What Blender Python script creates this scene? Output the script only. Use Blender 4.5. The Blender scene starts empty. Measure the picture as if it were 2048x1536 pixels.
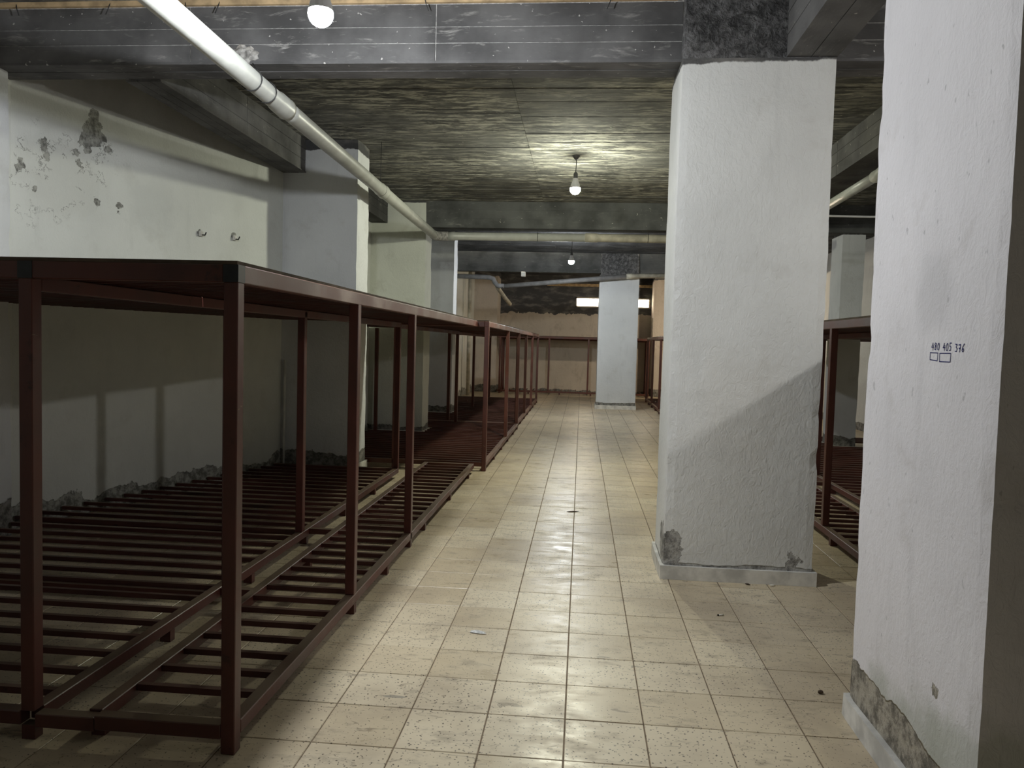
import bpy, bmesh, math, random
from mathutils import Vector, Matrix, noise as mnoise

random.seed(7)
scene = bpy.context.scene
C = scene.collection

# ------------------------------------------------------------------ camera
YAW, PITCH, ROLL, FPX, CAMH = -0.0883545, -0.0520372, 0.0269583, 1546.67, 1.43907
fw = Vector((math.sin(YAW) * math.cos(PITCH), math.cos(YAW) * math.cos(PITCH), math.sin(PITCH)))
r0 = Vector((math.cos(YAW), -math.sin(YAW), 0))
u0 = r0.cross(fw)
rr = r0 * math.cos(ROLL) + u0 * math.sin(ROLL)
uu = -r0 * math.sin(ROLL) + u0 * math.cos(ROLL)
cd = bpy.data.cameras.new('camera')
cam = bpy.data.objects.new('camera', cd)
C.objects.link(cam)
m = Matrix((rr, uu, -fw)).transposed().to_4x4()
m.translation = Vector((0, 0, CAMH))
cam.matrix_world = m
cd.sensor_width = 36.0
cd.sensor_fit = 'HORIZONTAL'
cd.lens = FPX / 2048 * 36.0
cd.clip_start = 0.05
scene.camera = cam

def project(P):
    d = Vector(P) - Vector((0, 0, CAMH))
    k = d.dot(fw)
    if k < 0.05:
        return None
    return 1024 + FPX * d.dot(rr) / k, 768 - FPX * d.dot(uu) / k, k

# ------------------------------------------------------------------ world, exposure
w = bpy.data.worlds.new('daylight')
scene.world = w
w.use_nodes = True
bg = w.node_tree.nodes['Background']
bg.inputs[0].default_value = (1.0, 0.90, 0.74, 1)
bg.inputs[1].default_value = 14.0
vs = scene.view_settings
vs.view_transform = 'Standard'
vs.look = 'None'
vs.gamma = 1.0
vs.use_curve_mapping = False
vs.exposure = 1.2
cy = scene.cycles
cy.max_bounces = 6
cy.diffuse_bounces = 3
cy.glossy_bounces = 2
cy.transmission_bounces = 3
cy.transparent_max_bounces = 4
cy.caustics_reflective = False
cy.caustics_refractive = False

BULB = dict(cool=((0.93, 0.965, 1.0), 680.0), green=((0.99, 1.0, 0.80), 660.0), white=((0.92, 0.97, 1.0), 640.0),
            warm=((1.0, 0.83, 0.62), 950.0), side=((1.0, 0.98, 0.95), 480.0))

# ------------------------------------------------------------------ node helpers
class NT:
    def __init__(s, name):
        s.mat = bpy.data.materials.new(name)
        s.mat.use_nodes = True
        s.t = s.mat.node_tree
        s.N = s.t.nodes
        s.N.clear()
        s.out = s.N.new('ShaderNodeOutputMaterial')
        s.b = s.N.new('ShaderNodeBsdfPrincipled')
        s.t.links.new(s.b.outputs[0], s.out.inputs[0])
        s._pos = None
    def link(s, a, b):
        s.t.links.new(a, b)
    def put(s, sock, v):
        if hasattr(v, 'is_output'):
            s.link(v, sock)
        elif isinstance(v, (tuple, list)) and sock.type == 'RGBA' and len(v) == 3:
            sock.default_value = (*v, 1)
        else:
            sock.default_value = v
    def pos(s):
        if s._pos is None:
            s._pos = s.N.new('ShaderNodeNewGeometry')
        return s._pos.outputs['Position']
    def normal(s):
        s.pos()
        return s._pos.outputs['Normal']
    def objco(s):
        n = s.N.new('ShaderNodeTexCoord')
        return n.outputs['Object']
    def rnd(s):
        return s.N.new('ShaderNodeObjectInfo').outputs['Random']
    def sep(s, v):
        n = s.N.new('ShaderNodeSeparateXYZ')
        s.link(v, n.inputs[0])
        return n.outputs
    def math(s, op, a, b=0.0, c=0.0, clamp=False):
        n = s.N.new('ShaderNodeMath')
        n.operation = op
        n.use_clamp = clamp
        for i, v in enumerate((a, b, c)):
            s.put(n.inputs[i], v)
        return n.outputs[0]
    def vmath(s, op, a, b=(0, 0, 0), scale=None):
        n = s.N.new('ShaderNodeVectorMath')
        n.operation = op
        s.put(n.inputs[0], a)
        s.put(n.inputs[1], b)
        if scale is not None:
            s.put(n.inputs['Scale'], scale)
        return n.outputs['Value'] if op in ('LENGTH', 'DISTANCE', 'DOT_PRODUCT') else n.outputs['Vector']
    def noise(s, v, scale, detail=4, rough=0.55, col=False, distort=0.0):
        n = s.N.new('ShaderNodeTexNoise')
        s.link(v, n.inputs['Vector'])
        n.inputs['Scale'].default_value = scale
        n.inputs['Detail'].default_value = detail
        n.inputs['Roughness'].default_value = rough
        n.inputs['Distortion'].default_value = distort
        return n.outputs['Color'] if col else n.outputs['Fac']
    def voro(s, v, scale, feature='F1', rand=1.0, dim='3D'):
        n = s.N.new('ShaderNodeTexVoronoi')
        n.voronoi_dimensions = dim
        n.feature = feature
        s.link(v, n.inputs['Vector'])
        n.inputs['Scale'].default_value = scale
        n.inputs['Randomness'].default_value = rand
        return n
    def ramp(s, v, a, b, lo=0.0, hi=1.0):
        n = s.N.new('ShaderNodeMapRange')
        n.interpolation_type = 'SMOOTHSTEP'
        s.put(n.inputs[0], v)
        for i, x in enumerate((a, b, lo, hi)):
            s.put(n.inputs[i + 1], x)
        return n.outputs[0]
    def mix(s, f, a, b, mode='MIX'):
        n = s.N.new('ShaderNodeMix')
        n.data_type = 'RGBA'
        n.blend_type = mode
        s.put(n.inputs[0], f)
        s.put(n.inputs[6], a)
        s.put(n.inputs[7], b)
        return n.outputs[2]
    def mapv(s, v, scale=(1, 1, 1), loc=(0, 0, 0)):
        n = s.N.new('ShaderNodeMapping')
        s.link(v, n.inputs[0])
        n.inputs['Location'].default_value = loc
        n.inputs['Scale'].default_value = scale
        return n.outputs[0]
    def bump(s, h, strength, dist, prev=None):
        n = s.N.new('ShaderNodeBump')
        n.inputs['Strength'].default_value = strength
        n.inputs['Distance'].default_value = dist
        s.link(h, n.inputs['Height'])
        if prev is not None:
            s.link(prev, n.inputs['Normal'])
        return n.outputs[0]
    def fin(s, col, rough=0.8, nrm=None, spec=0.3, metal=0.0):
        s.put(s.b.inputs['Base Color'], col)
        s.put(s.b.inputs['Roughness'], rough)
        s.b.inputs['Specular IOR Level'].default_value = spec
        s.b.inputs['Metallic'].default_value = metal
        if nrm is not None:
            s.link(nrm, s.b.inputs['Normal'])
        return s.mat

def plaster(name, col, patches=(), base=None, top=None, flecks=0.0, dirt=0.25, bare=(0.17, 0.165, 0.15), stain=(), cracks=()):
    """painted plaster; patches = places where it has flaked off: (x, y, z, radius, ragged);
    base = (height, raggedness) of the crumbled foot, top = (height, raggedness) of bare concrete above"""
    t = NT(name)
    p = t.pos()
    big = t.noise(p, 1.1, 3)
    c = t.mix(t.ramp(big, 0.3, 0.7), tuple(x * 0.93 for x in col), tuple(min(1, x * 1.05) for x in col))
    st = t.noise(t.mapv(p, (6, 6, 1.3)), 1.0, 4, 0.65, distort=0.5)
    c = t.mix(t.math('MULTIPLY', t.ramp(st, 0.52, 0.75), dirt), c, tuple(x * 0.62 for x in col))
    sm = t.noise(p, 3.3, 4, 0.65)
    c = t.mix(t.math('MULTIPLY', t.ramp(sm, 0.55, 0.72), dirt * 1.1), c, (col[0] * 0.6, col[1] * 0.57, col[2] * 0.52))
    if flecks:
        v = t.noise(t.mapv(p, (30, 30, 17)), 1.0, 2)
        c = t.mix(t.math('MULTIPLY', t.ramp(v, 0.69, 0.73), flecks), c, tuple(x * 0.4 for x in col))
    sn = t.vmath('SUBTRACT', t.noise(p, 5, 3, col=True), (0.5, 0.5, 0.5)) if (stain or cracks) else None
    for (x, y, z, r, k, cc) in stain:
        d = t.vmath('DISTANCE', t.vmath('ADD', p, t.vmath('SCALE', sn, scale=r * 1.2)), (x, y, z))
        c = t.mix(t.ramp(d, r * 1.05, r * 0.5, 0.0, k), c, cc)
    if cracks:
        ln = t.math('ABSOLUTE', t.math('SUBTRACT', t.noise(p, 6.5, 5, 0.72), 0.5))
        sel = t.math('MULTIPLY', t.ramp(ln, 0.016, 0.006), t.ramp(t.noise(p, 8.0, 2), 0.50, 0.58))
    for (x, y, z, r) in cracks:
        d = t.vmath('DISTANCE', t.vmath('ADD', p, t.vmath('SCALE', sn, scale=r)), (x, y, z))
        c = t.mix(t.math('MULTIPLY', t.math('MULTIPLY', sel, t.ramp(d, r, r * 0.6)), 0.85), c, bare)
    mask = None
    rag = t.vmath('SUBTRACT', t.noise(p, 9, 4, 0.68, col=True), (0.5, 0.5, 0.5))
    rag2 = t.vmath('SUBTRACT', t.noise(p, 3.2, 2, 0.6, col=True), (0.5, 0.5, 0.5))
    rag3 = None if not patches else t.vmath('SUBTRACT', t.noise(p, 30, 3, 0.65, col=True), (0.5, 0.5, 0.5))
    for (x, y, z, r, k) in patches:
        q = t.vmath('ADD', p, t.vmath('SCALE', rag, scale=r * k))
        q = t.vmath('ADD', q, t.vmath('SCALE', rag2, scale=r * k))
        q = t.vmath('ADD', q, t.vmath('SCALE', rag3, scale=r * k * 0.9))
        d = t.vmath('DISTANCE', q, (x, y, z))
        f = t.ramp(d, r * 1.04, r * 0.96)
        mask = f if mask is None else t.math('MAXIMUM', mask, f)
    z = t.sep(p)[2]
    if base:
        hh = t.math('ADD', base[0], t.math('MULTIPLY', t.math('SUBTRACT', t.noise(p, 2.6, 5, 0.6), 0.5), base[1]))
        f = t.ramp(t.math('SUBTRACT', hh, z), -0.004, 0.004)
        mask = f if mask is None else t.math('MAXIMUM', mask, f)
    crumb = t.noise(p, 14, 5, 0.75)
    bc = t.mix(t.ramp(crumb, 0.38, 0.62), tuple(x * 0.62 for x in bare), tuple(min(0.7, x * 1.75) for x in bare))
    if mask is not None:
        c = t.mix(mask, c, bc)
    tw = t.noise(t.mapv(p, (30, 30, 19)), 1.0, 5, 0.62, distort=1.6)
    hgt = t.math('ADD', t.math('MULTIPLY', tw, 0.9), t.math('MULTIPLY', t.noise(p, 15, 4), 0.9))
    if mask is not None:
        hgt = t.math('SUBTRACT', hgt, t.math('MULTIPLY', mask, t.math('ADD', 0.7, t.math('MULTIPLY', crumb, 2.2))))
    if top:
        hh = t.math('ADD', top[0], t.math('MULTIPLY', t.math('SUBTRACT', t.noise(t.mapv(p, (1, 1, 0.4)), 3.0, 8, 0.65), 0.5), top[1]))
        f = t.ramp(t.math('SUBTRACT', z, hh), -0.006, 0.006)
        dk = t.noise(t.mapv(p, (2, 2, 5)), 1.5, 6)
        c = t.mix(f, c, t.mix(t.ramp(dk, 0.45, 0.75), (0.085, 0.085, 0.086), (0.24, 0.23, 0.215)))
    return t.fin(c, 0.85, t.bump(hgt, 0.75, 0.007), 0.2)

def concrete(name, axis='x', dark=(0.040, 0.040, 0.040), light=(0.36, 0.345, 0.29), amt=(0.50, 0.68), patchy=1.0, tint=0.15):
    t = NT(name)
    p = t.pos()
    sc = {'x': (2.8, 15, 15), 'y': (15, 2.8, 15), 'z': (20, 20, 2.5), 'n': (9, 9, 9)}[axis]
    wob = t.vmath('SCALE', t.vmath('SUBTRACT', t.noise(p, 3.5, 1, col=True), (0.5, 0.5, 0.5)), scale=0.10)
    pw = t.vmath('ADD', p, wob)
    streak = t.noise(t.mapv(pw, sc), 1.0, 5, 0.66)
    fine = t.noise(t.mapv(pw, tuple(v * 3.1 for v in sc)), 1.0, 3, 0.65)
    s2 = t.math('ADD', t.math('MULTIPLY', streak, 0.62), t.math('MULTIPLY', fine, 0.38))
    area = t.noise(p, 0.8, 3, 0.62)
    f = t.ramp(s2, amt[0], amt[1])
    f = t.math('MULTIPLY', f, t.ramp(area, 0.36, 0.60, 1.0 - patchy, 1.0))
    d = t.mix(t.ramp(t.noise(p, 2.2, 5), 0.3, 0.7), tuple(v * 0.7 for v in dark), tuple(v * 1.5 for v in dark))
    c = t.mix(f, d, light)
    c = t.mix(t.math('MULTIPLY', t.rnd(), tint), c, tuple(v * 0.4 for v in dark))
    sp = t.noise(p, 21, 2, 0.7)
    c = t.mix(t.ramp(sp, 0.715, 0.74), c, tuple(min(1, v * 1.2) for v in light))
    n = t.bump(s2, 0.7, 0.008)
    return t.fin(c, 0.9, n, 0.15)

def stucco(name, col):
    t = NT(name)
    p = t.pos()
    a = t.noise(p, 17, 6, 0.7, distort=0.6)
    b = t.noise(p, 45, 4, 0.6)
    c = t.mix(t.ramp(a, 0.35, 0.7), tuple(x * 0.45 for x in col), tuple(x * 1.5 for x in col))
    return t.fin(c, 0.95, t.bump(t.math('ADD', a, t.math('MULTIPLY', b, 0.5)), 1.0, 0.05), 0.1)

def steel(name, col=(0.092, 0.027, 0.020), dust=(0.19, 0.15, 0.10), k=0.75):
    t = NT(name)
    p = t.pos()
    n1 = t.noise(p, 3.0, 5)
    c = t.mix(t.ramp(n1, 0.3, 0.7), tuple(v * 0.72 for v in col), tuple(v * 1.25 for v in col))
    scr = t.noise(t.mapv(p, (26, 5, 26)), 1.0, 6, 0.7)
    c = t.mix(t.ramp(scr, 0.68, 0.74), c, (0.24, 0.17, 0.11))
    rust = t.noise(p, 11, 6, 0.7)
    c = t.mix(t.ramp(rust, 0.60, 0.72), c, (col[0] * 0.5, col[1] * 0.6, col[2] * 0.6))
    up = t.ramp(t.sep(t.normal())[2], 0.55, 0.95)
    du = t.math('MULTIPLY', up, t.ramp(t.noise(p, 6, 5), 0.25, 0.6, k * 0.45, k))
    c = t.mix(du, c, dust)
    return t.fin(c, t.ramp(n1, 0.3, 0.7, 0.36, 0.55), t.bump(rust, 0.15, 0.002), 0.5)

def plain(name, col, rough=0.6, spec=0.4, var=0.2, scale=8.0, bump=0.0):
    t = NT(name)
    p = t.pos()
    n = t.noise(p, scale, 5)
    c = t.mix(t.ramp(n, 0.3, 0.7), tuple(v * (1 - var) for v in col), tuple(min(1, v * (1 + var)) for v in col))
    return t.fin(c, rough, t.bump(n, bump, 0.004) if bump else None, spec)

def tile_mat():
    t = NT('terrazzo_tile')
    p = t.pos()
    rn = t.rnd()
    big = t.noise(p, 1.3, 5, 0.6)
    c = t.mix(rn, (0.62, 0.515, 0.35), (0.73, 0.63, 0.455))
    c = t.mix(t.ramp(big, 0.40, 0.68, 0.0, 0.55), c, (0.36, 0.285, 0.20))
    sm = t.noise(t.mapv(p, (5, 9, 5)), 1.0, 7, 0.7)
    c = t.mix(t.ramp(sm, 0.53, 0.70, 0.0, 0.55), c, (0.25, 0.20, 0.14))
    mk = t.noise(t.mapv(p, (10, 26, 10)), 1.0, 5, 0.65, distort=1.2)
    c = t.mix(t.ramp(mk, 0.60, 0.67, 0.0, 0.55), c, (0.17, 0.13, 0.09))
    wob = t.vmath('SCALE', t.vmath('SUBTRACT', t.noise(p, 40, 2, col=True), (0.5, 0.5, 0.5)), scale=0.02)
    q = t.vmath('ADD', p, wob)
    den = t.ramp(rn, 0.0, 1.0, 0.75, 1.15)
    for sc, th, o in ((32, 0.125, 0.0), (44, 0.11, 3.3), (30, 0.10, 7.7)):
        v = t.voro(t.mapv(q, (1.0, 1.0, 0.0), (o, o * 1.7, 0)), sc, dim='2D')
        f = t.ramp(v.outputs['Distance'], t.math('MULTIPLY', den, th), t.math('MULTIPLY', den, th * 0.55))
        keep = t.ramp(t.sep(v.outputs['Color'])[0], 0.52, 0.6)
        c = t.mix(t.math('MULTIPLY', f, t.math('MULTIPLY', keep, 0.88)), c, (0.075, 0.058, 0.04))
    # two grey scuffs on the tiles beside the rack
    for (x, y, rx, ry) in ((-0.71, 3.01, 0.05, 0.012),):
        qv = t.vmath('MULTIPLY', t.vmath('SUBTRACT', p, (x, y, 0)), (1 / rx, 1 / ry, 0))
        d = t.vmath('LENGTH', qv)
        c = t.mix(t.ramp(d, 1.1, 0.8, 0, 0.7), c, (0.26, 0.24, 0.20))
    rg = t.math('ADD', t.ramp(sm, 0.3, 0.7, 0.24, 0.46), t.math('MULTIPLY', rn, 0.06))
    return t.fin(c, rg, t.bump(t.noise(p, 9, 4), 0.10, 0.004), 0.45)

# ------------------------------------------------------------------ mesh helpers
def newobj(name, me, mat, parent=None, loc=None):
    o = bpy.data.objects.new(name, me)
    C.objects.link(o)
    if mat is not None and len(me.materials) == 0:
        me.materials.append(mat)
    if parent is not None:
        o.parent = parent
    if loc is not None:
        o.location = loc
    return o

def frombm(name, bm, mat, parent=None, loc=None, smooth=False):
    me = bpy.data.meshes.new(name)
    bm.normal_update()
    bm.to_mesh(me)
    bm.free()
    if smooth:
        for f in me.polygons:
            f.use_smooth = True
    return newobj(name, me, mat, parent, loc)

def addbox(bm, x0, x1, y0, y1, z0, z1):
    v = [bm.verts.new(p) for p in ((x0, y0, z0), (x1, y0, z0), (x1, y1, z0), (x0, y1, z0), (x0, y0, z1), (x1, y0, z1), (x1, y1, z1), (x0, y1, z1))]
    for f in ((0, 3, 2, 1), (4, 5, 6, 7), (0, 1, 5, 4), (1, 2, 6, 5), (2, 3, 7, 6), (3, 0, 4, 7)):
        bm.faces.new([v[i] for i in f])

def boxmesh(name, x0, x1, y0, y1, z0, z1, bev=0.0):
    bm = bmesh.new()
    addbox(bm, x0, x1, y0, y1, z0, z1)
    if bev:
        bmesh.ops.bevel(bm, geom=list(bm.edges), offset=bev, segments=1, affect='EDGES')
    me = bpy.data.meshes.new(name)
    bm.normal_update()
    bm.to_mesh(me)
    bm.free()
    return me

def box(name, x0, x1, y0, y1, z0, z1, mat, parent=None, bev=0.0, loc=None):
    return newobj(name, boxmesh(name, x0, x1, y0, y1, z0, z1, bev), mat, parent, loc)

def rough_box(name, x0, x1, y0, y1, z0, z1, mat, parent=None, res=0.07, jit=0.006, chip=0.012, seed=0.0):
    """a hand-plastered block: subdivided, faces slightly wavy, arrises worn"""
    bm = bmesh.new()
    def grid(n):
        return [i / n for i in range(n + 1)]
    nx, ny, nz = (max(1, int((b - a) / res)) for a, b in ((x0, x1), (y0, y1), (z0, z1)))
    cache = {}
    def V(i, j, k):
        if (i, j, k) not in cache:
            P = Vector((x0 + (x1 - x0) * i / nx, y0 + (y1 - y0) * j / ny, z0 + (z1 - z0) * k / nz))
            n = Vector((-(i == 0) + (i == nx), -(j == 0) + (j == ny), 0))
            a = mnoise.noise(P * 1.7 + Vector((seed, 0, 0))) * jit
            if abs(n.x) + abs(n.y) == 2:
                a -= chip * (0.35 + max(0.0, mnoise.noise(P * 7 + Vector((seed, 9, 0)))))
                n = n * 0.7
            cache[(i, j, k)] = bm.verts.new(P + n * a)
        return cache[(i, j, k)]
    for i in range(nx):
        for k in range(nz):
            bm.faces.new((V(i, 0, k), V(i + 1, 0, k), V(i + 1, 0, k + 1), V(i, 0, k + 1)))
            bm.faces.new((V(i + 1, ny, k), V(i, ny, k), V(i, ny, k + 1), V(i + 1, ny, k + 1)))
    for j in range(ny):
        for k in range(nz):
            bm.faces.new((V(0, j + 1, k), V(0, j, k), V(0, j, k + 1), V(0, j + 1, k + 1)))
            bm.faces.new((V(nx, j, k), V(nx, j + 1, k), V(nx, j + 1, k + 1), V(nx, j, k + 1)))
    for k, fl in ((0, True), (nz, False)):
        for i in range(nx):
            for j in range(ny):
                q = [V(i, j, k), V(i + 1, j, k), V(i + 1, j + 1, k), V(i, j + 1, k)]
                bm.faces.new(q[::-1] if fl else q)
    return frombm(name, bm, mat, parent)

def tube(bm, pts, r, seg=14, caps=True):
    pts = [Vector(p) for p in pts]
    rings = []
    n = len(pts)
    prev = None
    for i, P in enumerate(pts):
        if i == 0:
            d = pts[1] - pts[0]
        elif i == n - 1:
            d = pts[-1] - pts[-2]
        else:
            d = (pts[i + 1] - P).normalized() + (P - pts[i - 1]).normalized()
        d.normalize()
        if prev is None:
            a = Vector((0, 0, 1)) if abs(d.z) < 0.9 else Vector((1, 0, 0))
            u = d.cross(a).normalized()
        else:
            u = (prev - d * prev.dot(d)).normalized()
        prev = u
        v = d.cross(u)
        rad = r[i] if isinstance(r, (list, tuple)) else r
        rings.append([bm.verts.new(P + (u * math.cos(2 * math.pi * k / seg) + v * math.sin(2 * math.pi * k / seg)) * rad) for k in range(seg)])
    for a, b in zip(rings, rings[1:]):
        for k in range(seg):
            bm.faces.new((a[k], a[(k + 1) % seg], b[(k + 1) % seg], b[k]))
    if caps:
        bm.faces.new(rings[0][::-1])
        bm.faces.new(rings[-1])

def tubeobj(name, pts, r, mat, parent=None, seg=14, smooth=True):
    bm = bmesh.new()
    tube(bm, pts, r, seg)
    bmesh.ops.recalc_face_normals(bm, faces=bm.faces)
    return frombm(name, bm, mat, parent, smooth=smooth)

def ring_pts(center, axis, r, n=20):
    axis = Vector(axis).normalized()
    a = Vector((0, 0, 1)) if abs(axis.z) < 0.9 else Vector((1, 0, 0))
    u = axis.cross(a).normalized()
    v = axis.cross(u)
    return [Vector(center) + (u * math.cos(2 * math.pi * k / n) + v * math.sin(2 * math.pi * k / n)) * r for k in range(n + 1)]

def lathe(bm, prof, seg=20):
    rings = []
    for r, z in prof:
        if r < 1e-5:
            rings.append([bm.verts.new((0, 0, z))])
        else:
            rings.append([bm.verts.new((r * math.cos(2 * math.pi * k / seg), r * math.sin(2 * math.pi * k / seg), z)) for k in range(seg)])
    for a, b in zip(rings, rings[1:]):
        for k in range(seg):
            k2 = (k + 1) % seg
            if len(a) == 1:
                bm.faces.new((a[0], b[k2], b[k]))
            elif len(b) == 1:
                bm.faces.new((a[k], a[k2], b[0]))
            else:
                bm.faces.new((a[k], a[k2], b[k2], b[k]))
    bmesh.ops.recalc_face_normals(bm, faces=bm.faces)

def empty(name, loc=(0, 0, 0), rz=0.0):
    o = bpy.data.objects.new(name, None)
    C.objects.link(o)
    o.location = loc
    o.rotation_euler = (0, 0, rz)
    o.empty_display_size = 0.1
    return o

def tag(o, label, cat, group=None):
    o['label'] = label
    o['category'] = cat
    if group:
        o['group'] = group
    return o

def struct(o):
    o['kind'] = 'structure'
    return o

# ------------------------------------------------------------------ materials
M_tile = tile_mat()
M_grout = plain('floor_grout', (0.20, 0.155, 0.11), 0.95, 0.1, 0.3, 20)
def wallx(y):
    return -4.06 + (y - 5.2) / (8.03 - 5.2) * 0.86
def WP(y, z, r, k):
    return (wallx(y), y, z, r, k)
M_wallL = plaster('left_wall_plaster', (0.72, 0.735, 0.69), dirt=0.14, base=(0.16, 0.42), bare=(0.25, 0.25, 0.225),
    patches=[WP(5.85, 3.14, 0.05, 1.0), WP(5.85, 3.06, 0.06, 1.2), WP(5.83, 2.98, 0.085, 1.3), WP(5.76, 2.94, 0.06, 1.5), WP(5.79, 2.87, 0.04, 1.6), WP(5.92, 2.99, 0.035, 1.8),
             WP(5.97, 2.91, 0.035, 2.0), WP(5.43, 2.79, 0.045, 2.2), WP(5.46, 2.72, 0.03, 2.4), WP(5.69, 2.82, 0.03, 2.6), WP(5.72, 2.74, 0.028, 2.8),
             WP(5.87, 2.47, 0.030, 1.4), WP(6.06, 2.48, 0.028, 2.6), WP(6.05, 2.42, 0.02, 2.6), WP(5.25, 2.62, 0.035, 3.0), WP(5.37, 2.47, 0.02, 3.0), WP(6.91, 2.39, 0.03, 2.0), WP(7.33, 2.41, 0.035, 1.0)],
    stain=[(wallx(5.6), 5.6, 2.6, 0.42, 0.30, (0.55, 0.55, 0.50)), (wallx(6.4), 6.4, 2.5, 0.3, 0.2, (0.55, 0.57, 0.55))],
    cracks=[(wallx(5.4), 5.4, 2.6, 0.45), (wallx(5.8), 5.8, 2.75, 0.40)])
M_wallgen = plaster('side_wall_plaster', (0.68, 0.68, 0.64), dirt=0.3, base=(0.15, 0.2))
M_wallB = plaster('back_wall_plaster', (0.62, 0.55, 0.46), dirt=0.4, base=(0.06, 0.3), top=(2.40, 0.42))
M_colA = plaster('column_plaster_main', (0.74, 0.745, 0.725), dirt=0.16, base=(0.098, 0.085), bare=(0.27, 0.265, 0.25), top=(3.165, 0.10), flecks=0.0,
    patches=[(0.56, 4.84, 0.14, 0.10, 1.0), (0.60, 4.84, 0.24, 0.055, 1.2), (0.55, 4.95, 0.2, 0.12, 1.3), (1.34, 4.84, 0.15, 0.05, 2.6)],
    stain=[(1.0, 4.84, 1.1, 0.4, 0.12, (0.62, 0.56, 0.46)), (0.9, 4.84, 0.7, 0.35, 0.12, (0.60, 0.56, 0.50))])
M_colB = plaster('column_plaster_near', (0.76, 0.74, 0.755), dirt=0.24, flecks=0.45, bare=(0.26, 0.24, 0.20), base=(0.225, 0.20),
    patches=[(1.1, 3.06, 0.20, 0.05, 1.0), (1.1, 2.40, 0.42, 0.022, 2.6)],
    stain=[(1.1, 2.75, 0.12, 0.26, 0.7, (0.46, 0.48, 0.42)), (1.1, 2.45, 0.15, 0.28, 0.7, (0.46, 0.48, 0.42)), (1.1, 2.2, 0.2, 0.28, 0.7, (0.46, 0.48, 0.42)), (1.1, 2.55, 1.62, 0.16, 0.3, (0.45, 0.44, 0.45))])
M_colC = plaster('column_plaster_far', (0.70, 0.72, 0.73), dirt=0.2, base=(0.15, 0.10), top=(3.02, 0.05))
M_pil1 = plaster('pilaster_plaster', (0.70, 0.715, 0.72), dirt=0.22, base=(0.22, 0.34), top=(3.42, 0.12))
M_pil2 = plaster('pilaster_plaster_green', (0.68, 0.70, 0.63), dirt=0.22, base=(0.16, 0.2), top=(3.5, 0.08))
M_pil3 = plaster('pilaster_plaster_brown', (0.64, 0.57, 0.49), dirt=0.35, base=(0.2, 0.3), top=(3.4, 0.2))
M_plinth = plain('plinth_plaster', (0.66, 0.645, 0.60), 0.8, 0.2, 0.22, 9, 0.5)
M_slab = concrete('ceiling_board_marked_concrete', 'x', dark=(0.120, 0.120, 0.115), light=(0.52, 0.51, 0.44), amt=(0.465, 0.585), patchy=0.75, tint=0.30)
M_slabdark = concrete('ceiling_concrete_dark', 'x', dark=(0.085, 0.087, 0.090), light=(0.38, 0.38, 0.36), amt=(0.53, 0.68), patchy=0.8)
M_beamx = concrete('beam_concrete_cross', 'x', dark=(0.125, 0.123, 0.123), light=(0.44, 0.43, 0.41), amt=(0.54, 0.72), patchy=0.5, tint=0.22)
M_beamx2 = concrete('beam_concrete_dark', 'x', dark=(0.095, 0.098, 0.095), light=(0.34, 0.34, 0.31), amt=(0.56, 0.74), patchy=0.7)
M_beamy = concrete('beam_concrete_long', 'y', dark=(0.115, 0.113, 0.110), light=(0.38, 0.36, 0.32), amt=(0.56, 0.74), patchy=0.7)
M_seam = plain('cement_seam', (0.50, 0.49, 0.47), 0.9, 0.1, 0.35, 30, 0.4)
M_stucco = stucco('rough_cast_concrete', (0.20, 0.198, 0.198))
M_stucco2 = stucco('rough_cast_concrete_pale', (0.20, 0.20, 0.20))
M_steel = steel('oxide_red_steel')
M_steel_far = steel('oxide_red_steel_rusty', (0.115, 0.038, 0.026), (0.28, 0.20, 0.13), 0.6)
M_slatm = steel('oxide_red_slat', (0.075, 0.022, 0.017), (0.17, 0.11, 0.08), 0.7)
M_deck = plain('deck_fibreboard', (0.11, 0.085, 0.065), 0.85, 0.2, 0.35, 7, 0.3)
M_weld = plain('weld_black', (0.012, 0.014, 0.018), 0.5, 0.5, 0.3, 20)
M_pvc = plain('pvc_white', (0.46, 0.47, 0.435), 0.38, 0.5, 0.10, 6)
M_pvcold = plain('pvc_stained', (0.50, 0.47, 0.38), 0.5, 0.4, 0.25, 7)
M_pvcdark = plain('pvc_grey', (0.24, 0.24, 0.24), 0.45, 0.4, 0.2, 7)
M_cement = plain('cement_lump', (0.36, 0.35, 0.33), 0.95, 0.1, 0.4, 30, 1.0)
M_wire = plain('tie_wire', (0.03, 0.03, 0.03), 0.5, 0.4, 0.2, 20)
M_cable = plain('white_cable', (0.75, 0.75, 0.70), 0.5, 0.4, 0.08, 10)
M_black = plain('black_cable', (0.02, 0.02, 0.02), 0.5, 0.4, 0.2, 10)
M_wood = plain('pale_timber', (0.52, 0.38, 0.22), 0.8, 0.2, 0.25, 12, 0.3)
M_ink = plain('blue_ink', (0.012, 0.014, 0.11), 0.7, 0.2, 0.1, 20)
M_frame = plain('window_paint', (0.62, 0.55, 0.44), 0.6, 0.3, 0.15, 9)
M_socket = plain('lamp_socket', (0.08, 0.08, 0.08), 0.45, 0.5, 0.1, 10)
M_cap = plain('lamp_cap', (0.70, 0.70, 0.70), 0.4, 0.5, 0.05, 10)
M_butt = plain('cigarette_paper', (0.75, 0.72, 0.62), 0.8, 0.2, 0.1, 60)
M_ash = plain('cigarette_ash', (0.04, 0.035, 0.03), 0.9, 0.1, 0.3, 60)
M_scrap = plain('plastic_scrap', (0.74, 0.74, 0.72), 0.15, 0.6, 0.3, 60)
M_stick = plain('twig_bark', (0.07, 0.05, 0.035), 0.9, 0.1, 0.3, 60)

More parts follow.
